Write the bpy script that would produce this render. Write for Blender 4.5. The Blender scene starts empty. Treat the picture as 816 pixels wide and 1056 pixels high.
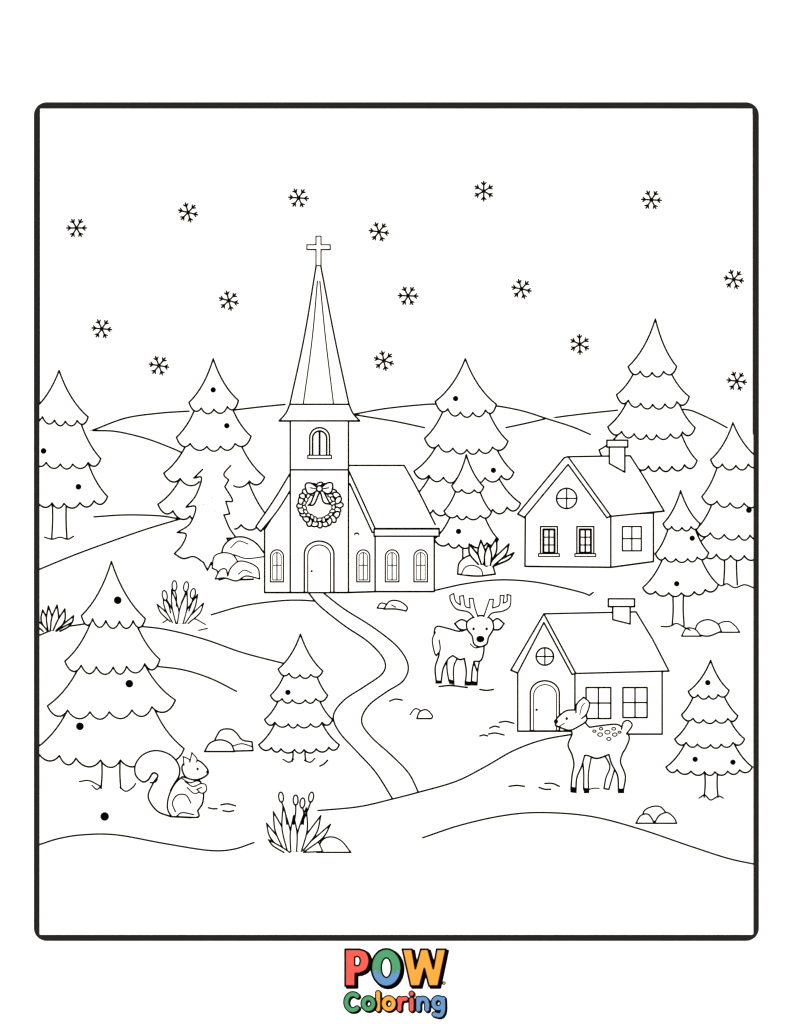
import bpy, math, random
from mathutils import Vector
from mathutils.geometry import tessellate_polygon
random.seed(4)
S=0.001; Z0=0.9
XL,XR=41.0,777.0
W=1.5
LV=0.0003; SUB=0.00005; IT=0.00001
scene=bpy.context.scene; col=scene.collection

# ---------------------------------------------------------------- materials
def mat(name,c,rough=0.8,var=0.0,scale=60,spec=0.1,bump=0.0):
    m=bpy.data.materials.new(name); m.use_nodes=True
    nt=m.node_tree; b=nt.nodes['Principled BSDF']
    b.inputs['Roughness'].default_value=rough
    b.inputs['Specular IOR Level'].default_value=spec
    tc=nt.nodes.new('ShaderNodeTexCoord'); n=nt.nodes.new('ShaderNodeTexNoise')
    n.inputs['Scale'].default_value=scale; n.inputs['Detail'].default_value=5
    nt.links.new(tc.outputs['Object'],n.inputs['Vector'])
    r=nt.nodes.new('ShaderNodeValToRGB')
    r.color_ramp.elements[0].position=0.35; r.color_ramp.elements[1].position=0.65
    r.color_ramp.elements[0].color=(c[0]*(1-var),c[1]*(1-var),c[2]*(1-var),1)
    r.color_ramp.elements[1].color=(*c,1)
    nt.links.new(n.outputs['Fac'],r.inputs['Fac']); nt.links.new(r.outputs['Color'],b.inputs['Base Color'])
    if bump:
        bp=nt.nodes.new('ShaderNodeBump'); bp.inputs['Strength'].default_value=bump; bp.inputs['Distance'].default_value=0.0005
        nt.links.new(n.outputs['Fac'],bp.inputs['Height']); nt.links.new(bp.outputs['Normal'],b.inputs['Normal'])
    return m
def lin(h):
    v=[int(h[i:i+2],16)/255 for i in (0,2,4)]
    return tuple(x/12.92 if x<=0.04045 else ((x+0.055)/1.055)**2.4 for x in v)
PAPER=mat('white_paper',(0.86,0.86,0.86),0.9,0.02,300,0.05)
INK=mat('black_ink',(0.0006,0.0006,0.0006),0.95,0.1,300,0.0)
BORDER=mat('border_ink',(0.0110,0.0114,0.0122),0.95,0.02,200,0.0)
GREY=mat('grey_ink',(0.25,0.25,0.25),0.9,0.05,200,0.02)  # plain mid-grey ink for the tiny dots on the ragged pine
WALLM=mat('plaster',(0.8,0.8,0.79),0.9,0.05,12,0.1,0.3)
PAVE=mat('paving',(0.3,0.3,0.29),0.9,0.3,4,0.1,0.3)
def cm(n,h): return mat(n,tuple(x*0.68 for x in lin(h)),0.8,0.03,200,0.02)
RED=cm('red_ink','e05a50'); ORG=cm('orange_ink','eba13f'); GRN=cm('green_ink','4c9a6c'); BLU=cm('blue_ink','5f8fc6')
MATS=[PAPER,INK,BORDER,GREY,RED,ORG,GRN,BLU,WALLM,PAVE]

# ---------------------------------------------------------------- paths
def parse(s):
    pts=[];cor=[]
    for t in s.split():
        c=t.endswith('!'); t=t.rstrip('!'); x,y=t.split(',')
        pts.append((float(x),float(y))); cor.append(c)
    return pts,cor
def cr(p,n=7,closed=False):
    if len(p)<3: return list(p)
    if closed: q=[p[-2]]+p+[p[1]]
    else:
        q=[(2*p[0][0]-p[1][0],2*p[0][1]-p[1][1])]+p+[(2*p[-1][0]-p[-2][0],2*p[-1][1]-p[-2][1])]
    out=[]
    for i in range(1,len(q)-2):
        a,b,c,d=q[i-1:i+3]
        for k in range(n):
            t=k/n
            out.append(tuple(0.5*((2*b[j])+(-a[j]+c[j])*t+(2*a[j]-5*b[j]+4*c[j]-d[j])*t*t+(-a[j]+3*b[j]-3*c[j]+d[j])*t**3) for j in (0,1)))
    out.append(p[-1]); return out
def sm(s,n=7):           # smooth path, "!" marks corners
    p,c=parse(s); segs=[];cur=[p[0]]
    closed=(p[0]==p[-1]) and not any(c)
    if closed: return [cr(p,n,True)]
    for i in range(1,len(p)):
        cur.append(p[i])
        if c[i] or i==len(p)-1: segs.append(cr(cur,n)); cur=[p[i]]
    return segs
def st(s):               # straight path
    p,c=parse(s); return [[p[i],p[i+1]] for i in range(len(p)-1)]
def rect(x0,y0,x1,y1): return st(f'{x0},{y0} {x1},{y0} {x1},{y1} {x0},{y1} {x0},{y0}')
def ell(cx,cy,rx,ry=None,n=28,a0=0,a1=360,rot=0):
    ry=rx if ry is None else ry; o=[]; r=math.radians(rot)
    for i in range(n+1):
        a=math.radians(a0+(a1-a0)*i/n); x,y=rx*math.cos(a),ry*math.sin(a)
        o.append((cx+x*math.cos(r)-y*math.sin(r),cy+x*math.sin(r)+y*math.cos(r)))
    if abs(a1-a0)==360: o[-1]=o[0]
    return [o]
def arch(x0,x1,y0,y1,h=None):   # arched opening, bottom y1, top y0
    h=h or (x1-x0)/2; cx=(x0+x1)/2; r=(x1-x0)/2
    top=[(cx-r*math.cos(math.pi*i/14),y0+h-h*math.sin(math.pi*i/14)) for i in range(15)]
    return [[(x0,y1),(x0,y0+h)],top,[(x1,y0+h),(x1,y1)],[(x1,y1),(x0,y1)]]
def flat(path):
    o=[]
    for s in path:
        for p in s:
            if not o or (abs(p[0]-o[-1][0])+abs(p[1]-o[-1][1]))>1e-4: o.append(p)
    if len(o)>1 and abs(o[0][0]-o[-1][0])+abs(o[0][1]-o[-1][1])<1e-4: o.pop()
    return o
def clip_poly(p,xl,xr):
    for side,xv in ((1,xl),(-1,xr)):
        o=[]
        for i in range(len(p)):
            a,b=p[i-1],p[i]; ia=side*(a[0]-xv)>=0; ib=side*(b[0]-xv)>=0
            if ia!=ib:
                t=(xv-a[0])/(b[0]-a[0]); o.append((xv,a[1]+t*(b[1]-a[1])))
            if ib: o.append(b)
        p=o
        if not p: return p
    return p
def clip_line(p,xl,xr):
    res=[];cur=[]
    ins=lambda q: xl<=q[0]<=xr
    for i,q in enumerate(p):
        if i:
            a=p[i-1]
            if ins(a)!=ins(q):
                xv=xl if min(a[0],q[0])<xl else xr
                t=(xv-a[0])/(q[0]-a[0]); c=(xv,a[1]+t*(q[1]-a[1]))
                cur.append(c)
                if ins(a): res.append(cur);cur=[]
        if ins(q): cur.append(q)
    if cur: res.append(cur)
    return [r for r in res if len(r)>1]

# ---------------------------------------------------------------- mesh building
class MB:
    def __init__(s,org): s.v=[];s.f=[];s.m=[];s.o=org
    def add(s,x,y,d): s.v.append(((x-s.o[0])*S,-d,(s.o[1]-y)*S)); return len(s.v)-1
    def fill(s,path,mi,d,th=0.00015,clip=True):
        p=flat(path)
        if clip: p=clip_poly(p,XL,XR)
        if len(p)<3: return
        idx=[s.add(x,y,d) for x,y in p]
        for t in tessellate_polygon([[Vector((x,y,0)) for x,y in p]]):
            s.f.append(tuple(idx[k] for k in t)); s.m.append(mi)
        if th:
            b=[s.add(x,y,max(0.0,d-th)) for x,y in p]; n=len(p)
            for i in range(n):
                j=(i+1)%n; s.f.append((idx[i],idx[j],b[j],b[i])); s.m.append(mi)
    def stroke(s,path,w,mi,d,clip=True):
        if w<=2.6: w*=1.36
        k=0
        for seg in path:
            for p in (clip_line(seg,XL,XR) if clip else [seg]):
                s.rib(p,w,mi,d+(k%4)*1e-6); k+=1
    def rib(s,p,w,mi,d):
        q=[p[0]]
        for a in p[1:]:
            if math.hypot(a[0]-q[-1][0],a[1]-q[-1][1])>0.05: q.append(a)
        if len(q)<2: return
        p=q; closed=math.hypot(p[0][0]-p[-1][0],p[0][1]-p[-1][1])<0.06 and len(p)>6
        if closed: p=p[:-1]
        n=len(p); L=[];R=[]
        for i in range(n):
            if closed: a,b,c=p[i-1],p[i],p[(i+1)%n]
            else: a,b,c=p[max(0,i-1)],p[i],p[min(n-1,i+1)]
            def nd(u,v):
                dx,dy=v[0]-u[0],v[1]-u[1]; l=math.hypot(dx,dy)
                return (dx/l,dy/l) if l>1e-9 else None
            d1=nd(a,b); d2=nd(b,c); d1=d1 or d2; d2=d2 or d1
            nx,ny=-(d1[1]+d2[1]),(d1[0]+d2[0]); l=math.hypot(nx,ny)
            if l<1e-6: nx,ny=-d1[1],d1[0]; l=1
            nx/=l;ny/=l; sc=1/max(0.6,abs(nx*-d1[1]+ny*d1[0]))
            h=w/2*sc
            L.append(s.add(b[0]+nx*h,b[1]+ny*h,d)); R.append(s.add(b[0]-nx*h,b[1]-ny*h,d))
        for i in range(n if closed else n-1):
            j=(i+1)%n; s.f.append((L[i],L[j],R[j],R[i])); s.m.append(mi)
        if not closed:
            for e,(c,nb,A,B) in enumerate(((p[0],p[1],L[0],R[0]),(p[-1],p[-2],L[-1],R[-1]))):
                a0=math.atan2(-(nb[1]-c[1]),-(nb[0]-c[0])); m=[]
                for k in range(1,6):
                    a=a0-math.pi/2+math.pi*k/6
                    m.append(s.add(c[0]+math.cos(a)*w/2,c[1]+math.sin(a)*w/2,d))
                fa=s.v[m[0]]; dist=lambda u:(s.v[u][0]-fa[0])**2+(s.v[u][2]-fa[2])**2
                a_,b_=(A,B) if dist(A)<dist(B) else (B,A)
                s.f.append(tuple([a_]+m+[b_])); s.m.append(mi)
MI={'w':0,'k':1,'b':2,'g':3,'red':4,'org':5,'grn':6,'blu':7}
def part(name,parent,lv,sub,items,clip=True,label=None,kind=None,org=None,cat=None,group=None):
    """items: ('f',path[,mat]) fill | ('s',path[,w[,mat]]) stroke | ('fs',path[,w]) fill+outline"""
    o=org if org is not None else parent['_org']
    mb=MB(o); d=lv*LV+sub*SUB
    for it in items:
        d+=IT
        if it[0]=='f': mb.fill(it[1],MI[it[2] if len(it)>2 else 'w'],d,clip=clip)
        elif it[0]=='s': mb.stroke(it[1],it[2] if len(it)>2 else W,MI[it[3] if len(it)>3 else 'k'],d,clip)
        elif it[0]=='fs':
            mb.fill(it[1],0,d,clip=clip); mb.stroke(it[1],it[2] if len(it)>2 else W,1,d+IT*0.5,clip)
    me=bpy.data.meshes.new(name); me.from_pydata(mb.v,[],mb.f)
    for m in MATS[:8]: me.materials.append(m)
    me.polygons.foreach_set('material_index',mb.m); me.update()
    ob=bpy.data.objects.new(name,me); col.objects.link(ob); ob['_org']=list(o)
    if parent is not None: ob.parent=parent
    if parent is None:
        ob.location=((o[0]-408)*S,0,Z0+(1056-o[1])*S)
    if label: ob['label']=label
    if kind: ob['kind']=kind
    if cat: ob['category']=cat
    if group: ob['group']=group
    return ob
def thing(name,x,y,label,cat,group=None):
    e=bpy.data.objects.new(name,None); e.empty_display_size=0.01; col.objects.link(e)
    e.location=((x-408)*S,0,Z0+(1056-y)*S); e['_org']=[x,y]; e['label']=label; e['category']=cat
    if group: e['group']=group
    return e

# ---------------------------------------------------------------- wall, pavement
def box(name,x0,x1,y0,y1,z0,z1,m):
    v=[(x,y,z) for x in (x0,x1) for y in (y0,y1) for z in (z0,z1)]
    f=[(0,1,3,2),(4,6,7,5),(0,4,5,1),(2,3,7,6),(0,2,6,4),(1,5,7,3)]
    me=bpy.data.meshes.new(name); me.from_pydata(v,[],f); me.materials.append(m)
    o=bpy.data.objects.new(name,me); col.objects.link(o); o['kind']='structure'; return o
box('wall',-6,6,0.002,0.3,0,4,WALLM)
me=bpy.data.meshes.new('pavement'); me.from_pydata([(-60,-60,0),(60,-60,0),(60,60,0),(-60,60,0)],[],[(0,1,2,3)]); me.materials.append(PAVE)
o=bpy.data.objects.new('pavement',me); col.objects.link(o); o['kind']='structure'

# ---------------------------------------------------------------- sheet
def rrect(x0,y0,x1,y1,r):
    p=[]
    for cx,cy,a in ((x1-r,y0+r,-90),(x1-r,y1-r,0),(x0+r,y1-r,90),(x0+r,y0+r,180)):
        for i in range(9):
            t=math.radians(a+90*i/8); p.append((cx+r*math.cos(t),cy+r*math.sin(t)))
    p.append(p[0]); return [p]
sheet=thing('paper_sheet',408,1056,'large white paper sheet with a rounded black border line','paper')
part('page',sheet,0,0,[('f',rect(-2,-2,818,1058))],clip=False)
part('border',sheet,0,3,[('s',rrect(38.2,108.6,779.6,967.2,10),6.8,'b')],clip=False,label='thick black border line with rounded corners')

# ---------------------------------------------------------------- setting
def struct(name,lv,items,label): return part(name,None,lv,0,items,org=[408,700],kind='structure',label=label)
BOT=963.5
def hill(top,extra,lv,name='hill',label='gentle snow covered hill drawn with a thin line',base=BOT):
    segs=sm(top); p=segs[0]
    for s in segs[1:]: p=p+s[1:]
    poly=[p+[(p[-1][0],base),(p[0][0],base),p[0]]]
    return struct(name,lv,[('f',poly)]+[('s',sm(e)) for e in extra],label)
struct('sky',0.7,[('f',rect(41.5,112,776,964))],'plain white winter sky')
hill('490,450 522,441 545,436 570,431 600,427 637,423 670,421 707,423 730,432 748,440 790,452',['522,441 545,436 570,431 600,427 637,423','705,422 715,424 735,433 750,441'],1)
hill('340,436 371,425 400,421 440,417 480,416 507,419 540,424 572,431 590,439 609,449 640,470',['362,428 371,426 400,421 440,417 460,417','500,418 515,419 540,424 565,432 590,440 609,448','522,441 545,436 562,432'],1.4)
hill('30,470 60,455 97,443 130,431 165,426 200,424 245,422 292,419 340,423 380,430 410,435 436,441 470,460 776,500',['92,445 100,442 130,431 165,426 195,424','240,423 265,420 294,417','362,427 380,430 410,435 438,441'],1.8)
hill('30,450 97,444 120,445 150,452 177,462 192,469 260,505 400,540 790,560',['96,444 120,445 150,452 177,462 192,469'],2.2)
hill('30,540 97,533 130,531 165,532 184,535 300,550 420,565 790,570',['97,533 130,531 165,532 184,535'],2.6)
struct('ground',3,[('f',[[(41,589),(75,574),(110,560),(150,547),(184,536),(240,560),(776,575),(776,BOT),(41,BOT),(41,589)]]),
  ('s',sm('41,587 75,573 110,560 150,546 190,534')),
  ('s',sm('448,609 480,602 515,598 550,600 580,606 600,611 608,614')),('s',sm('608,614 612,611 609,613')),
  ('s',sm('218,634 250,625 285,620 310,619 337,621')),
  ('s',sm('402,723 408,721 415,722')),
  ('s',sm('495,759 499,758 503,759')),('s',sm('505,751 510,749 515,750')),('s',sm('515,745 522,744 530,746')),('s',sm('504,757 511,756 520,758'))],
  'snow covered ground with thin contour lines')
hill('30,657 55,649 80,644 93,643 135,645 170,649 210,659 250,673 292,684 360,720 380,800 400,900',
  ['41,655 60,648 90,643','134,645 170,649 210,659 250,673 292,684','160,687 190,691 218,700 244,713'],3.4)
path=struct('path',3.8,[('f',sm('318,611! 330,625 355,645 380,662 396,680 395,694 376,708 355,722 344,738 350,755 369,776 388,797 405,824! 432,818! 422,798 405,780 383,760 373,744 380,728 398,714 416,702 421,686 410,667 385,647 355,628 333,611! 318,611')),
  ('s',sm('318,611 330,625 355,645 380,662 396,680 395,694 376,708 355,722 344,738 350,755 369,776 388,797 405,824')),
  ('s',sm('333,611 355,628 385,647 410,667 421,686 416,702 398,714 380,728 373,744 383,760 405,780 422,798 432,818'))],
  'narrow winding footpath across the snow')
hill('318,838 330,836 370,832 405,824 432,817 470,806 500,791 530,774 560,763 592,757 680,757 776,800',
  ['328,836 370,832 405,824 432,817 470,806 500,791 530,774 560,763 592,757'],4.2,'hill','snow bank sloping up towards the cottage')
struct('hill',4.6,[('f',[cr([(41,871),(80,862),(120,861),(170,870),(215,877),(262,869),(330,880),(380,880),(436,864),(475,851),(520,841),(560,838),(610,842),(660,855),(710,872),(750,885),(777,891)])+[(777,BOT),(41,BOT),(41,871)]]),
  ('s',sm('41,871 60,865 85,861 120,861 170,870 215,877 240,876 262,869')),
  ('s',sm('436,864 475,851 520,841 560,838 610,842 660,855 710,872 750,885 777,891'))],'wide snow bank with two low rounded crests')
struct('snow_ink_dashes',4.9,[('s',sm('215,833 219,834 224,834')),('s',sm('228,830 235,829 243,831')),('s',sm('230,836 236,837 241,836')),  # dashes inked on the snow, with a shadow line drawn among them
  ('s',sm('525,811 533,810 541,811')),('s',sm('556,812 562,814 568,814')),('s',sm('562,808 570,808 577,811')),('s',sm('330,790 334,788 338,784')),
  ('s',sm('605,815 612,813 618,813'),1.2),('s',sm('453,708 465,707 482,709')),('s',sm('495,711 502,712 509,711'))],'short ink dashes and a shadow line drawn on the snow')

# ---------------------------------------------------------------- snowflakes
FL=[(79,235,0),(194,219,14),(308,204,4),(391,239,8),(499,197,30),(672,206,3),(757,288,10),(236,310,16),(421,305,2),(538,298,12),(598,355,28),(105,339,5),(164,377,9),(396,372,18),(760,393,7)]
def flake_items():
    it=[]
    for k in range(6):
        a=math.radians(60*k); c,s=math.cos(a),math.sin(a)
        P=lambda r,t: (r*c-t*s,r*s+t*c)
        it.append(('s',[[(0,0),P(10.2,0)]],1.45))
        it.append(('s',[[P(8.8,-2.4),P(6,0),P(8.8,2.4)]],1.25))
    return it
f0=part('snowflake',None,1,0,flake_items(),clip=False,org=[0,0],label='small six armed black snowflake in the sky',cat='snowflake',group='snowflakes falling in the sky')
for i,(x,y,r) in enumerate(FL):
    o=f0 if i==0 else f0.copy()
    if i: col.objects.link(o)
    o.location=((x-408)*S,0,Z0+(1056-y)*S); o.rotation_euler=(0,math.radians(r),0)

# ---------------------------------------------------------------- trees
def qb(a,c,b,n=8): return [tuple((1-t)**2*a[j]+2*t*(1-t)*c[j]+t*t*b[j] for j in (0,1)) for t in [i/n for i in range(n+1)]]
def tier(top,tw,L,R,n,sag=5,b=4,seed=0):
    rnd=random.Random(seed)
    A=(top[0]-tw/2,top[1]);B=(top[0]+tw/2,top[1])
    left=qb(A,(A[0]+(L[0]-A[0])*0.36,A[1]+(L[1]-A[1])*0.66),L)
    right=qb(R,(B[0]+(R[0]-B[0])*0.36,B[1]+(R[1]-B[1])*0.66),B)
    ts=[0]+[ (i+rnd.uniform(-.12,.12))/n for i in range(1,n)]+[1]
    def base(t): return (L[0]+(R[0]-L[0])*t, L[1]+(R[1]-L[1])*t+sag*math.sin(math.pi*t)**0.7)
    sc=[]
    for i in range(n):
        p,q=base(ts[i]),base(ts[i+1])
        p2=(p[0]+(q[0]-p[0])*0.3,max(p[1],q[1])*0.5+(p[1]+q[1])*0.25+b*1.7); q2=(p[0]+(q[0]-p[0])*0.75,p2[1])
        arc=[tuple((1-t)**3*p[j]+3*t*(1-t)**2*p2[j]+3*t*t*(1-t)*q2[j]+t**3*q[j] for j in (0,1)) for t in [k/8 for k in range(9)]]
        sc.append(arc)
    return [left]+sc+[right]
def tree(apex,tiers,lv,label,trunk=None,dots=(),roots=(),b=4,seed=1,base=None):
    by=base or (trunk[3] if trunk else tiers[-1][0][1]+8)
    t=thing('pine_tree',apex[0],by,label,'tree','snow covered pine trees')
    if trunk:
        x0,x1,y0,y1=trunk
        part('trunk',t,lv,0,[('f',[[(x0,y0),(x1,y0),(x1+.5,y1),(x0-.5,y1),(x0,y0)]]),('s',sm(f'{x0},{y0} {x0+.4},{(y0+y1)/2} {x0-.6},{y1}')),('s',sm(f'{x1},{y0} {x1-.3},{(y0+y1)/2} {x1+.6},{y1}'))]+[('s',sm(r),1.3) for r in roots])
    it=[]
    for k in range(len(tiers)-1,-1,-1):
        L,R,n,sag=tiers[k]
        if k==0: it.append(('fs',tier(apex,0,L,R,n,sag,b,seed)))
        else:
            pL,pR,_,ps=tiers[k-1]; w=(pR[0]-pL[0])*0.62
            cy=(pL[1]+pR[1])/2-2
            it.append(('fs',tier(((pL[0]+pR[0])/2,cy),w,L,R,n,sag,b,seed+k*7)))
    part('crown',t,lv,1,it)
    for (x,y,r) in dots: part('ornament',t,lv,4,[('f',ell(x,y,r,n=18),'k')])
    return t
tree((61,382),[((33,424),(91,430),5,7),((20,468),(104,473),6,8),((8,508),(111,512),7,9)],6,'snowy pine tree cut off by the border, two ornaments',(54,68.5,515,556),[(45,465,3.2),(81,502,3.2)],['46,554 54,556 62,554 70,556 76,553'],seed=3)
tree((220,370),[((195,415),(246,413),4,8),((182,451),(259,450),5,10),((169,488),(273,492),6,8),((163,520),(283,540),7,8)],6,'tall snowy pine tree with two round ornaments',None,[(220,402,3),(234,439,3)],seed=11)
tree((480,370),[((449,414),(512,417),5,10),((438,452),(524,455),6,10),((427,486),(530,487),7,7),((418,520),(537,519),8,8)],6,'tall snowy pine tree behind a smaller pine',None,[(470,411,3),(509,485,3)],seed=5)
tree((676,329),[((648,378),(698,378),4,6),((636,407),(711,409),6,9),((627,440),(717,441),7,8),((618,464),(719,475),8,11)],6,'tallest snowy pine tree standing behind the house',None,[],seed=9)
tree((756,436),[((733,474),(784,474),4,6),((724,512),(795,514),5,6),((718,546),(803,548),6,5),((711,566),(808,568),7,6)],6,'snowy pine tree cut off by the border, one ornament',(747,760,568,603),[(772.5,526,3.2)],['737,600 744,604 750,602 758,606 768,603 777,606'],seed=13)
tree((481,469),[((466,501),(499,502),3,4),((458,527),(507,528),4,5),((448,556),(514,556),5,6)],7,'small snowy pine tree beside the church',(477,486,560,585),[(473,548,3)],b=3,seed=8)
t=thing('pine_tree',214,588,'narrow ragged snowy pine tree with jagged drooping branches','tree','snow covered pine trees')
part('crown',t,7,0,[('f',sm('218,476! 205,484 199,492! 207,493 200,512 192,523! 201,523 195,540 183,549! 191,551 188,562 180,572! 195,576 210,580! 214,588! 222,576! 238,579! 232,566 230,556! 240,560 246,553! 240,543 236,531! 244,533 247,528! 240,515 238,505! 241,497 234,487 226,480 218,476')),
 ('s',sm('209,484 200,493! 208,493 202,511 192,523! 202,523 196,540 183,549! 192,551 188,562 180,571! 189,576 200,574 210,580! 214,588! 218,580')),
 ('s',sm('238,480 231,489 236,495! 232,502! 240,516 233,517! 237,530! 231,531! 237,545 244,555! 234,555! 240,566 246,572')),
 ('s',sm('218,582 228,576 238,579! 234,586'))])
for x,y in ((210,520),(219,513),(222,527)): part('ornament',t,7,3,[('f',ell(x,y,0.9,n=10),'g')])
tree((702,506),[((684,540),(722,540),4,4),((676,571),(731,570),5,6),((663,606),(741,603),6,7)],8,'slender snowy pine tree beside rounded stones',(694,705,612,645),[(714,555,3),(698,602,3)],['682,646 690,646 698,643 706,647 712,650'],b=3,seed=21)
tree((115,579),[((84,635),(150,638),5,4),((67,682),(165,680),6,7),((49,728),(181,722),6,9),((37,772),(190,772),7,12)],8,'large broad snowy pine tree with three ornaments',(105,124,782,813),[(121.5,619,4.2),(133.5,705,4.2),(82.5,749,4.2)],['95,810 100,814 105,810','124,812 130,816 137,812 140,808','82,806 92,805 104,811'],b=6,seed=31)
tree((310,654),[((287,690),(333,692),4,5),((279,717),(338,717),5,5),((273,742),(343,742),6,5),((267,768),(350,768),7,5)],8,'small snowy pine tree beside the winding path',(302,315,772,785),[(297,714,3)],['292,783 298,786 303,783','314,784 320,786 325,782'],b=3,seed=41)
tree((733,681),[((710,713),(752,712),4,5),((703,737),(761,738),5,5),((696,762),(768,762),6,6),((687,791),(776,791),7,5)],8,'small snowy pine tree with three ornaments',(727,740,796,822),[(730,704,3),(717,783,3),(756,786,3)],['721,823 727,820 733,825 741,821 746,823'],b=3,seed=51)
part('bauble',None,6,0,[('f',ell(108,842,4.6),'k')],org=[108,846],label='small round black bauble lying on the snow',cat='bauble')

# ---------------------------------------------------------------- church
ch=thing('church',350,611,'white village church with tall spire, cross and wreath','church')
c=9
wall=part('wall',ch,c,0,[('fs',st('273,546 299,505 302,505 302,611 273,611 273,546')),
  ('fs',st('358,490 389,548 389,610 358,611 358,490')),('fs',st('387,545 448,545 448,610 387,610 387,545'))])
part('roof',ch,c,2,[('fs',sm('300,487! 283,515 264,543! 269,548! 286,527 300,505'))],label='steep roof edge of the low side wing')
roof=part('roof',ch,c,2,[('f',st('360,480 417,480 450,542 453,546 387,546 360,500 360,480')),
  ('s',sm('360,480! 417,480! 432,507 449,541!')),('s',sm('360,486! 372,512 387,545! 453,545!')),('s',st('361,499 384,549 389,549'))],label='sloping roof over the long nave')
part('gutter',roof,c,4,[('fs',st('386,545.5 453,545.5 453,553 386,553 386,545.5'))])
tower=part('tower',ch,c,3,[('fs',rect(299.5,432,359.5,611)),('s',st('300,484.5 359,484.5'))])
spire=part('spire',ch,c,4,[('fs',sm('326.5,272! 314,347 299,417! 360,417! 345,347 330.5,272! 326.5,272')),
  ('s',sm('327.5,290 322,350 313,416'),1.2),('s',sm('330,290 336,350 344,416'),1.2),
  ('fs',sm('299,417! 295,426 288,434! 371,434! 364,426 360,417! 299,417')),
  ])
part('cross',spire,c,6,[('fs',st('326,274 326,257.2 316.6,257.2 316.6,252.4 326,252.4 326,243.6 331.2,243.6 331.2,252.4 340.7,252.4 340.7,257.2 331.2,257.2 331.2,274 326,274'),1.15)])
wd=part('window',tower,c,5,[('fs',arch(319.5,340,441,470)),('fs',arch(322.5,337,444.5,470),1.6),('s',st('329.7,445 329.7,470'),1.8)])
part('sill',wd,c,6,[('fs',rect(317.5,469.5,342,473),1.2)])
dr=part('door',tower,c,5,[('fs',arch(314,344.5,558,611,13)),('fs',arch(317.5,341,562,611,11),1.2)])
part('handle',dr,c,6,[('f',ell(321.5,589,1.4,n=12),'k')])
for x0,x1,par,sb in ((279,292.5,wall,1),(368,381.5,wall,1),(397.5,411.5,wall,1),(427,441,wall,1)):
    xm=(x0+x1)/2
    part('window',par,c,sb,[('fs',arch(x0,x1,567,600),1.3),('fs',arch(x0+2.4,x1-2.4,569.8,598),0.9),('s',st(f'{xm},570 {xm},598'),1.1),('s',st(f'{x0+2.4},583 {x1-2.4},583'),0.9)])
part('wall_lamp',wall,c,3,[('f',ell(368,551,3,2.2),'k'),('f',ell(368,552,1.8,1.1),'w')])
# wreath
wr=thing('wreath',329,543,'round leafy christmas wreath with a ribbon bow','wreath')
rw=random.Random(2); it=[('s',ell(329.5,521,17.5,17.5),7,'w')]
for k in range(24):
    a=2*math.pi*k/24; rr=19.5+rw.uniform(-1,1); it.append(('fs',ell(329.5+rr*math.cos(a),521+rr*math.sin(a),4.3,2.9,12,rot=rw.uniform(0,180)),1.45))
for k in range(22):
    a=2*math.pi*(k+.5)/22; rr=14.8+rw.uniform(-1,1); it.append(('fs',ell(329.5+rr*math.cos(a),521+rr*math.sin(a),2.9,1.8,10,rot=rw.uniform(0,180)),1.2))
for k in range(14):
    a=2*math.pi*(k+.3)/14; it.append(('f',ell(329.5+17.2*math.cos(a),521+17.2*math.sin(a),1.2,1.2,8),'k'))
part('foliage',wr,c+1.4,0,it)
part('bow',wr,c+1.4,14,[('fs',sm('326,505! 321,518 318,521! 324,520 329,509!')),('fs',sm('331,509! 334,518 341,520! 338,515 333,505!')),
  ('fs',sm('328,503! 320,498 315,500 317,508 322,509 328,505!')),('fs',sm('331,503! 338,498 343,499 342,507 337,509 331,505!')),('fs',ell(329.5,504,3,3.2,12)),('s',sm('320,503 325,504'),1.2),('s',sm('334,504 339,503'),1.2)])

# ---------------------------------------------------------------- upper house
h=thing('house',608,585,'white cottage with gable roof, chimney and round window','house','small village houses')
c=9
wall=part('wall',h,c,0,[('fs',st('542,527 586,474 630,531 630,585 541.5,584 542,527')),('fs',st('630,531 674,529 674,579 630,585 630,531'))])
roof=part('roof',h,c,2,[('fs',st('586,471 650,470 663,490 685,527 630,532.5 586,471'))])
part('gable_trim',roof,c,3,[('fs',st('586,471 582,472 534,530 541,533.5 586,479 626,534 630,532 586,471'))])
chim=part('chimney',roof,c,4,[('fs',st('628.5,461 644.5,461 644.5,487 628.5,478 628.5,461'))])
part('chimney_cap',chim,c,5,[('fs',rect(626,454,647.5,461))])
part('window',wall,c,1,[('fs',ell(584.5,514,10.5)),('s',st('574,514 595,514'),1.3),('s',st('584.5,503.5 584.5,524.5'),1.3)],label='round window with cross bars')
for x0 in (557.5,595):
    x1=x0+17.5; xm=x0+8.75
    wd=part('window',wall,c,1,[('fs',rect(x0,543,x1,571),1.4),('fs',rect(x0+3,546,x1-3,570),1.9),('s',st(f'{xm},546 {xm},570'),1.6),('s',st(f'{x0+3},554 {x1-3},554'),1.2),('s',st(f'{x0+3},562 {x1-3},562'),1.2)])
    part('sill',wd,c,2,[('fs',rect(x0-2,571,x1+2,574),1.2)])
part('window',wall,c,1,[('fs',rect(642,543,661.5,568),1.4),('s',st('651.7,543 651.7,568'),1.3),('s',st('642,555.5 661.5,555.5'),1.3)])

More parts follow.
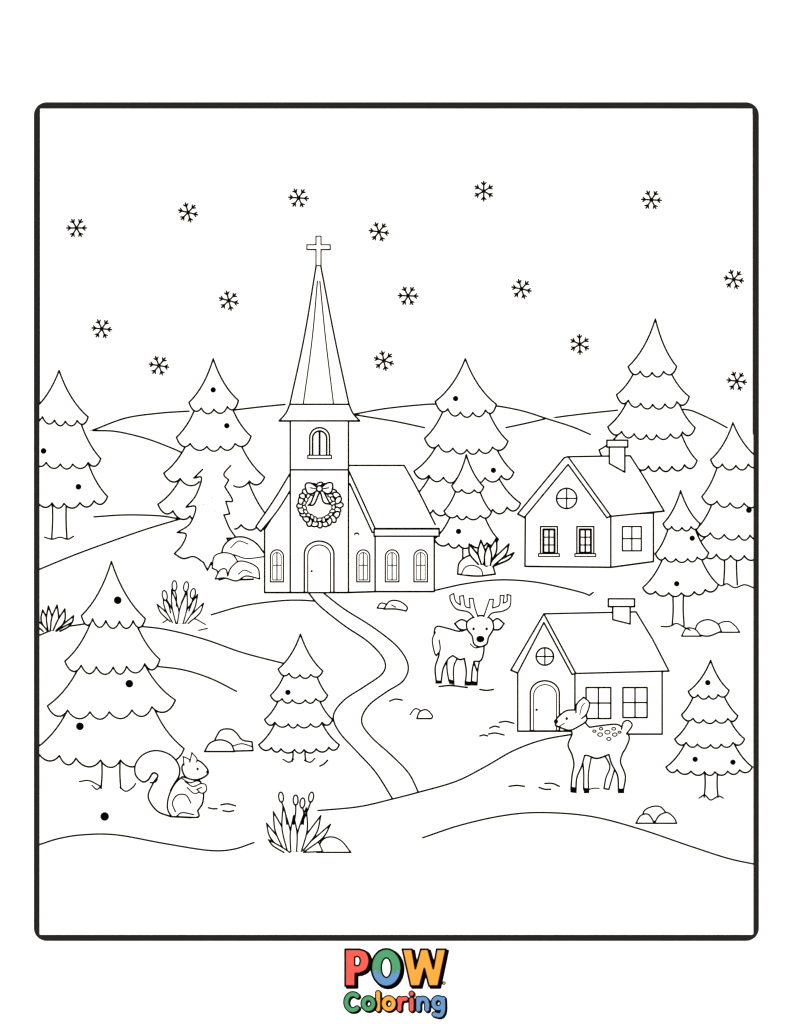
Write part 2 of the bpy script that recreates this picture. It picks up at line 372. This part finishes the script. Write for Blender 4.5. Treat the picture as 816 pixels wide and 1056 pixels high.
# ---------------------------------------------------------------- lower house
h=thing('house',608,757,'small white cottage with arched door and square windows','house','small village houses')
c=10
wall=part('wall',h,c,0,[('fs',st('534,690 561,640 593,693 593,754 534,754 534,690')),('fs',st('593,690 683,690 683,757 593,757 593,690'))])
roof=part('roof',h,c,2,[('fs',st('561,633 656,631 673,659 690,692 594,694.5 561,633'))])
part('gable_trim',roof,c,3,[('fs',st('561,633 527,691 534,694 561,642 590,695.5 594,694.5 561,633'))])
chim=part('chimney',roof,c,4,[('fs',st('632,625 650,625 650,643.5 632,639 632,625'))])
part('chimney_cap',chim,c,5,[('fs',rect(627.5,617.5,654.5,625.5))])
part('window',wall,c,1,[('fs',ell(562,677,9)),('s',st('553,677 571,677'),1.3),('s',st('562,668 562,686'),1.3)],label='round window with cross bars')
for x0,x1,y0,y1 in ((604.5,630,709,741),(642.5,667.5,709,740)):
    part('window',wall,c,1,[('fs',rect(x0,y0,x1,y1),1.5),('s',st(f'{(x0+x1)/2},{y0} {(x0+x1)/2},{y1}'),1.4),('s',st(f'{x0},{(y0+y1)/2} {x1},{(y0+y1)/2}'),1.4)])
dr=part('door',wall,c,1,[('fs',arch(547,577,702,753.5,13)),('fs',arch(550.5,574,706,753.5,11),1.1)])
part('handle',dr,c,3,[('f',ell(553.5,732,1.5,n=12),'k')])

# ---------------------------------------------------------------- plants and stones
def blade(x0,y0,x1,y1,w,bend=0):
    mx,my=(x0+x1)/2+bend,(y0+y1)/2
    return sm(f'{x0-w/2},{y0}! {mx-w/2-.5},{my} {x1},{y1}! {mx+w/2+.5},{my} {x0+w/2},{y0}!')
def plant(x,y,label,blades,buds,lv,w=1.3,name='grass_tuft'):
    t=thing(name,x,y,label,'plant')
    part('leaves',t,lv,0,[('fs',blade(*b),w) for b in blades])
    if buds:
        it=[]
        for (sx,sy,bx,by,rot) in buds:
            it.append(('s',sm(f'{sx},{sy} {(sx+bx)/2+1},{(sy+by)/2} {bx},{by+3}'),w)); it.append(('fs',ell(bx,by-1,2.5,5.2,14,rot=rot),w))
        part('bud',t,lv,3,it)
    return t
plant(186,643,'tuft of pointed grass with round buds on stems',[(178,641,162,623,5,-1),(191,643,210,622,6,2),(181,642,168,612,6,-1),(188,643,204,613,6,1),(184,643,177,608,5,0),(186,643,193,610,6,0)],[(182,625,180,605,0),(187,622,192,606,8),(195,630,199,613,12),(176,632,170,615,-10)],7,1.3)
part('snow_mound',None,6,0,[('fs',sm('168,642 178,637 190,640 200,638 212,644!'),1.2),('s',sm('205,650 214,648'),1.2)],org=[190,646],label='little mound of snow under the grass',cat='snow')
plant(56,649,'low tuft of dense pointed grass blades',[(50,650,44,629,6,-1),(52,650,50,625,5,0),(55,650,59,624,6,0),(58,650,67,628,6,1),(61,650,76,635,6,2),(47,651,38,639,5,-1),(60,651,74,642,4,1)],[],7,1.5)
plant(503,586,'thick tuft of broad leaves beside a stone',[(497,582,484,561,7,-2),(505,584,530,570,7,3),(500,582,496,557,7,-1),(506,583,525,561,7,2),(502,582,512,555,7,1),(503,583,504,561,6,0)],[],10,1.6,'leafy_plant')
plant(305,878,'tall tuft of pointed leaves with round buds',[(294,877,275,849,7,-2),(311,878,341,850,7,3),(297,877,282,837,8,-1),(309,877,331,841,8,2),(300,878,292,831,7,-1),(307,878,316,833,8,1),(303,878,303,841,6,0),(296,879,277,866,6,-1)],[(296,850,290,823,-6),(303,850,305,826,0),(311,850,321,823,10),(313,850,312,829,6)],10,1.4)
def rock(x,y,label,its,lv=8): 
    return part('stone',None,lv,0,its,org=[x,y],label=label,cat='stone')
rock(488,593,'rounded stone at the foot of the pine',[('fs',sm('472,592! 474,580 484,573 496,574 507,582 511,592! 492,594 472,592')),('fs',sm('476,592! 480,585 488,583 496,587 498,593!'),1.2)],9.4)
rock(237,775,'pair of smooth snow covered stones',[('fs',sm('222,762! 228,753 238,752 244,756 250,763 260,765! 261,774! 225,775! 222,762')),('fs',sm('211,775! 217,766 228,763 238,767 242,775! 211,775')),('s',sm('241,769 250,767 260,770'),1.2)])
rock(435,741,'small pair of smooth stones on the snow',[('fs',sm('423,737! 428,731 434,733 437,738!'),1.3),('fs',sm('430,741! 433,734 440,732 446,738 445,741! 430,741'),1.4)])
rock(405,629,'low flat stones beside the path',[('fs',sm('389,627! 393,622 400,624 402,628! 389,627'),1.3),('fs',sm('396,628! 402,620 412,620 420,626 419,630! 408,628 396,628'),1.4),('s',sm('404,624 408,626'),1.2)])
rock(677,849,'pile of smooth rounded stones on snow',[('fs',sm('664,847! 664,837 672,832 681,832 687,838! 690,847! 664,847'),1.4),('fs',sm('656,849! 661,841 669,840 675,849! 656,849'),1.4),('fs',sm('675,849! 680,841 688,838 695,843 698,849! 675,849'),1.4)])
rock(736,655,'row of snow covered stones beside the pine',[('fs',sm('738,652! 742,643 752,641 759,646! 763,652! 738,652'),1.3),('fs',sm('716,653! 720,643 730,639 740,643 744,651! 730,656 716,653'),1.4),('fs',sm('703,656! 708,648 717,649 723,656! 703,656'),1.3)])
rock(342,879,'low rounded stones beside the tall grass',[('fs',sm('327,879! 332,867 341,863 352,867 362,879! 327,879'),1.4),('fs',sm('313,879! 318,868 327,867 333,878! 313,879'),1.3)],9.4)
part('bush',None,8,0,[('fs',sm('228,575! 231,563 240,555 252,554 264,560 273,571! 273,597! 240,598! 228,575')),
  ('f',rect(262,574,274,599)),('s',sm('238,565 246,558 256,561'),1.1),('s',sm('228,576 240,572 254,576 273,574'),1.2)],org=[255,598],label='low rounded snowy bush beside the church wall',cat='bush')
rock(240,600,'cluster of lumpy stones under the snowy bush',[('fs',sm('219,586! 221,574 230,570 240,572 246,580! 248,592! 226,598! 224,588! 219,586'),1.3),
  ('fs',sm('222,597! 227,588 233,587 235,594! 238,586 246,579 256,580 266,586 268,597! 254,594 244,599 232,596 222,597'),1.3),('s',sm('246,592 252,588 260,591'),1.1)],9)

# ---------------------------------------------------------------- reindeer
a=thing('reindeer',474,707,'standing reindeer with large branching antlers, facing forward','reindeer')
part('body',a,12,0,[
 ('fs',sm('462,672! 461,688 463,702! 468,704! 468,688 472,678!'),1.4),
 ('fs',sm('485,676! 487,690 486,704! 492,706! 493,690 496,676!'),1.4),
 ('fs',sm('484,648! 474,651 462,648 451,646 448,652 450,664 453,674 449,688 450,703! 455,704! 457,690 462,680 467,676! 474,680 479,679! 481,692 480,705! 486,706! 487,692 489,682! 496,681 499,672 499,662! 484,648')),
 ('fs',sm('449,652! 446,660 448,672 450,676! 454,670 453,660!'),1.3),
 ('s',sm('489,683 492,692')),('s',sm('485,664 490,668 497,667'),1.2),
 ('f',sm('449,701! 449,705! 456,705! 456,702! 449,701'),'k'),('f',sm('463,700! 463,705! 469,706! 469,702! 463,700'),'k'),('f',sm('479,702! 479,707! 486,707! 486,703! 479,702'),'k'),('f',sm('487,702! 487,707! 493,707! 492,703! 487,702'),'k'),
 ('fs',sm('483,642! 476,639 469,643! 475,649 484,649!')),('fs',sm('507,642! 513,638 520,643! 515,649 507,649!')),
 ('fs',sm('482,641 490,636 499,635 507,639 509,648 504,657 502,664 495,667 489,664 487,656 482,649 482,641')),
 ])
for pth in ('489,637! 483,631 471,628 465,620 464,614! 468,612! 470,620 475,624! 474,615! 478,614! 480,625 485,627! 484,617! 488,617! 490,627 493,636!',
            '499,636! 502,627 505,618! 509,618! 508,627! 515,624 516,614! 520,614! 519,622! 523,620 523,613! 527,614! 526,625 519,630 508,632 503,637!'):
    part('antler',a,12,4,[('fs',sm(pth),1.25)])
part('nose',a,12,6,[('f',ell(495.5,659,4.4,3.6),'k')])
for x in (488.5,502): part('eye',a,12,6,[('f',ell(x,648.5,1.5,1.8,n=12),'k')])
# ---------------------------------------------------------------- fawn
a=thing('fawn',612,817,'spotted young deer standing beside the cottage door','deer')
part('body',a,13,0,[
 ('fs',sm('600,776! 602,795 602,814! 607,816! 607,797 610,780!'),1.4),
 ('fs',sm('622,776! 629,790 625,802 623,813! 628,814! 632,800 636,786!'),1.4),
 ('fs',sm('605,737! 604,745 608,750! 622,748 636,747 643,751! 649,760 646,770 642,777! 640,786 645,800 643,815! 638,816! 637,800 631,788 628,778! 616,782 606,779! 603,779! 600,790 595,802 594,815! 589,814! 590,800 592,788 590,778! 586,768 590,757 588,752! 605,737')),
 ('fs',sm('641,752! 643,745 648,743 652,748 646,757!'),1.4),
 ('f',sm('589,811! 588,817! 595,818! 595,812! 589,811'),'k'),('f',sm('602,812! 602,818! 608,818! 608,813! 602,812'),'k'),('f',sm('638,813! 637,818! 644,818! 644,813! 638,813'),'k'),
 ('fs',sm('594,732! 584,733 576,739 573,743! 573,748! 580,751 588,753 597,749 605,743 604,735!')),
 ('s',sm('577,749 582,746'),1.1),
 ])
part('ear',a,13,5,[('fs',sm('594,735! 595,726 602,719! 608,725 605,736 600,741!'),1.4),('s',sm('598,737 600,729 603,725'),1)])
part('nose',a,13,5,[('f',ell(573.5,744,2.3,2.7),'k')])
part('eye',a,13,5,[('f',ell(584.5,741,1.5,1.8,n=12),'k')])
for x,y,r in ((613,754,1.7),(620,751.5,1.8),(619,757.5,2.6),(626.5,755,2.8),(633,751.5,2),(634,757.5,2.5),(628,762,2.2),(639,755,1.6)):
    part('spot',a,13,5,[('fs',ell(x,y,r,r*.7,12),1.1)])
# ---------------------------------------------------------------- squirrel
a=thing('squirrel',190,843,'squirrel sitting upright with a large curled bushy tail','squirrel')
part('tail',a,12,0,[('fs',sm('176,842! 162,836 153,822 158,808 163,800 158,797 153,804 147,806 140,799 140,788 148,778 161,774 175,778 184,788 185,799 180,808 176,815! 176,842')),('s',sm('163,800 161,806 155,807'),1.3)])
part('body',a,12,2,[('fs',sm('188,801! 180,809 174,822 173,834 177,842! 196,843! 205,842 204,836! 209,828 210,816 207,806! 188,801')),
 ('fs',sm('200,840! 188,838 182,842! 204,843!'),1.3),
 ('s',sm('181,837 178,828 183,820 192,820 197,828'),1.3),
 ('fs',sm('190,799 188,790 195,784 204,784 211,789 215,796 211,801 203,804 195,803 190,799')),
 ('fs',sm('191,806! 199,811 207,808! 212,809 213,815 208,818 203,814! 208,812!'),1.2),('s',sm('188,803 196,807 206,804'),1.2),
 ('s',sm('193,812 200,818 206,817'),1.2)])
part('ear',a,12,5,[('fs',sm('190,789! 189,780! 195,783 196,786!'),1.2)])
part('ear',a,12,6,[('fs',sm('196,786! 198,776! 203,782 203,786!'),1.2)])
part('eye',a,12,6,[('f',ell(204,793,1.4,1.8,n=12),'k')])
part('nose',a,12,6,[('f',ell(214,796,1.6,1.6,n=12),'k')])

# ---------------------------------------------------------------- printed logo
lg=thing('logo',408,1050,'colourful cartoon lettering logo in bold rounded letters','logo')
def shift(p,sh): return [[(x+sh[0],y+sh[1]) for x,y in s] for s in p]
def block(nm,outer,colr,inner,sub,extra=()):
    sh=(2,1.6)
    it=[('f',shift(outer,sh),'k'),('s',shift(outer,sh),2.2,'k'),('f',outer,colr)]+list(extra)+[('s',outer,1.6,'k')]
    if inner: it+=[('f',inner,'w'),('s',inner,1.4,'k')]
    part(nm,lg,2,sub,it,clip=False)
block('letter_p',sm('356,979! 371,979! 378,982 381,991 378,1000 371,1004! 366.5,1004! 366.5,1017! 356,1017! 356,979'),'red',sm('366,987! 370,987 371.5,991 370,995.5 366,995.5! 366,987!'),0)
block('letter_o',ell(398.5,998,15.5,19.5),'grn',ell(398.5,998,5,10),4,
   extra=[('f',sm('384,1004! 388,1000 391,1005 395,1001 399,1006 403,1001 407,1005 410,1000 413.4,1004! 409,1012 404,1016.5 398.5,1017.5 392,1016 387,1011 384,1004!'),'blu')])
block('letter_w',st('415,979 425,979 428.5,999 434,979 441.5,979 447,999 450.5,979 460,979 452,1017 442.5,1017 437.7,999 433,1017 423.5,1017 415,979'),'org',None,0)
part('full_stop',lg,2,0,[('f',ell(458,1014,2),'k'),('f',ell(458,1014,0.9),'org')],clip=False)
def letter(nm,paths,colr,w,ow,sh,sub):
    off=[shift(p,sh) for p in paths]
    it=[('s',p,ow,'k') for p in off]+[('s',p,ow,'k') for p in paths]+[('s',p,w,colr) for p in paths]
    part(nm,lg,2,sub,it,clip=False)
ym=1035
L=[('letter_c',[ell(364,1033.5,6.8,8.2,a0=-50,a1=-310)],'grn'),
 ('letter_o',[ell(380,ym,5,5.6)],'grn'),
 ('letter_l',[st('390,1024 390,1041')],'org'),
 ('letter_o',[ell(401,ym,5,5.6)],'org'),
 ('letter_r',[st('412,1030 412,1041'),sm('412,1036 414,1031 418.5,1030')],'red'),
 ('letter_i',[st('424.5,1031 424.5,1041'),st('424.5,1024.5 424.5,1025')],'red'),
 ('letter_n',[st('431.5,1030 431.5,1041'),sm('431.5,1035 434,1030.5 438.5,1030.5 440.5,1035 440.5,1041')],'blu'),
 ('letter_g',[ell(452,ym-.5,4.8,5.2),sm('457,1030! 457,1042 454,1047 448,1046')],'blu')]
for i,(n,p,c_) in enumerate(L): letter(n,p,c_,3.9,6.8,(1.2,1),10+(i%2)*4)

for ob in bpy.data.objects:
    if '_org' in ob: del ob['_org']

# ---------------------------------------------------------------- light
w=bpy.data.worlds.new('World'); scene.world=w; w.use_nodes=True; nt=w.node_tree
sky=nt.nodes.new('ShaderNodeTexSky'); sky.sky_type='NISHITA'; sky.sun_disc=False
EL=math.radians(7); sky.sun_elevation=EL; sky.sun_rotation=math.radians(180)
bg=nt.nodes['Background']; bg.inputs['Strength'].default_value=0.12
nt.links.new(sky.outputs['Color'],bg.inputs['Color'])
sd=bpy.data.lights.new('sun','SUN'); sd.energy=4.6; sd.angle=math.radians(0.5); sd.color=(1,0.98,0.96)
so=bpy.data.objects.new('sun',sd); col.objects.link(so)
dirv=Vector((0,math.cos(EL),-math.sin(EL)))
so.rotation_euler=dirv.to_track_quat('-Z','Y').to_euler(); so.location=(0,-5,4)
cd=bpy.data.cameras.new('camera'); cam=bpy.data.objects.new('camera',cd); col.objects.link(cam)
D=8.0; cd.sensor_fit='HORIZONTAL'; cd.sensor_width=36; cd.lens=36*D/0.816; cd.clip_end=300
cam.location=(0,-D,Z0+0.528); cam.rotation_euler=(math.radians(90),0,0); scene.camera=cam
scene.view_settings.view_transform='Standard'; scene.view_settings.look='None'; scene.view_settings.exposure=0
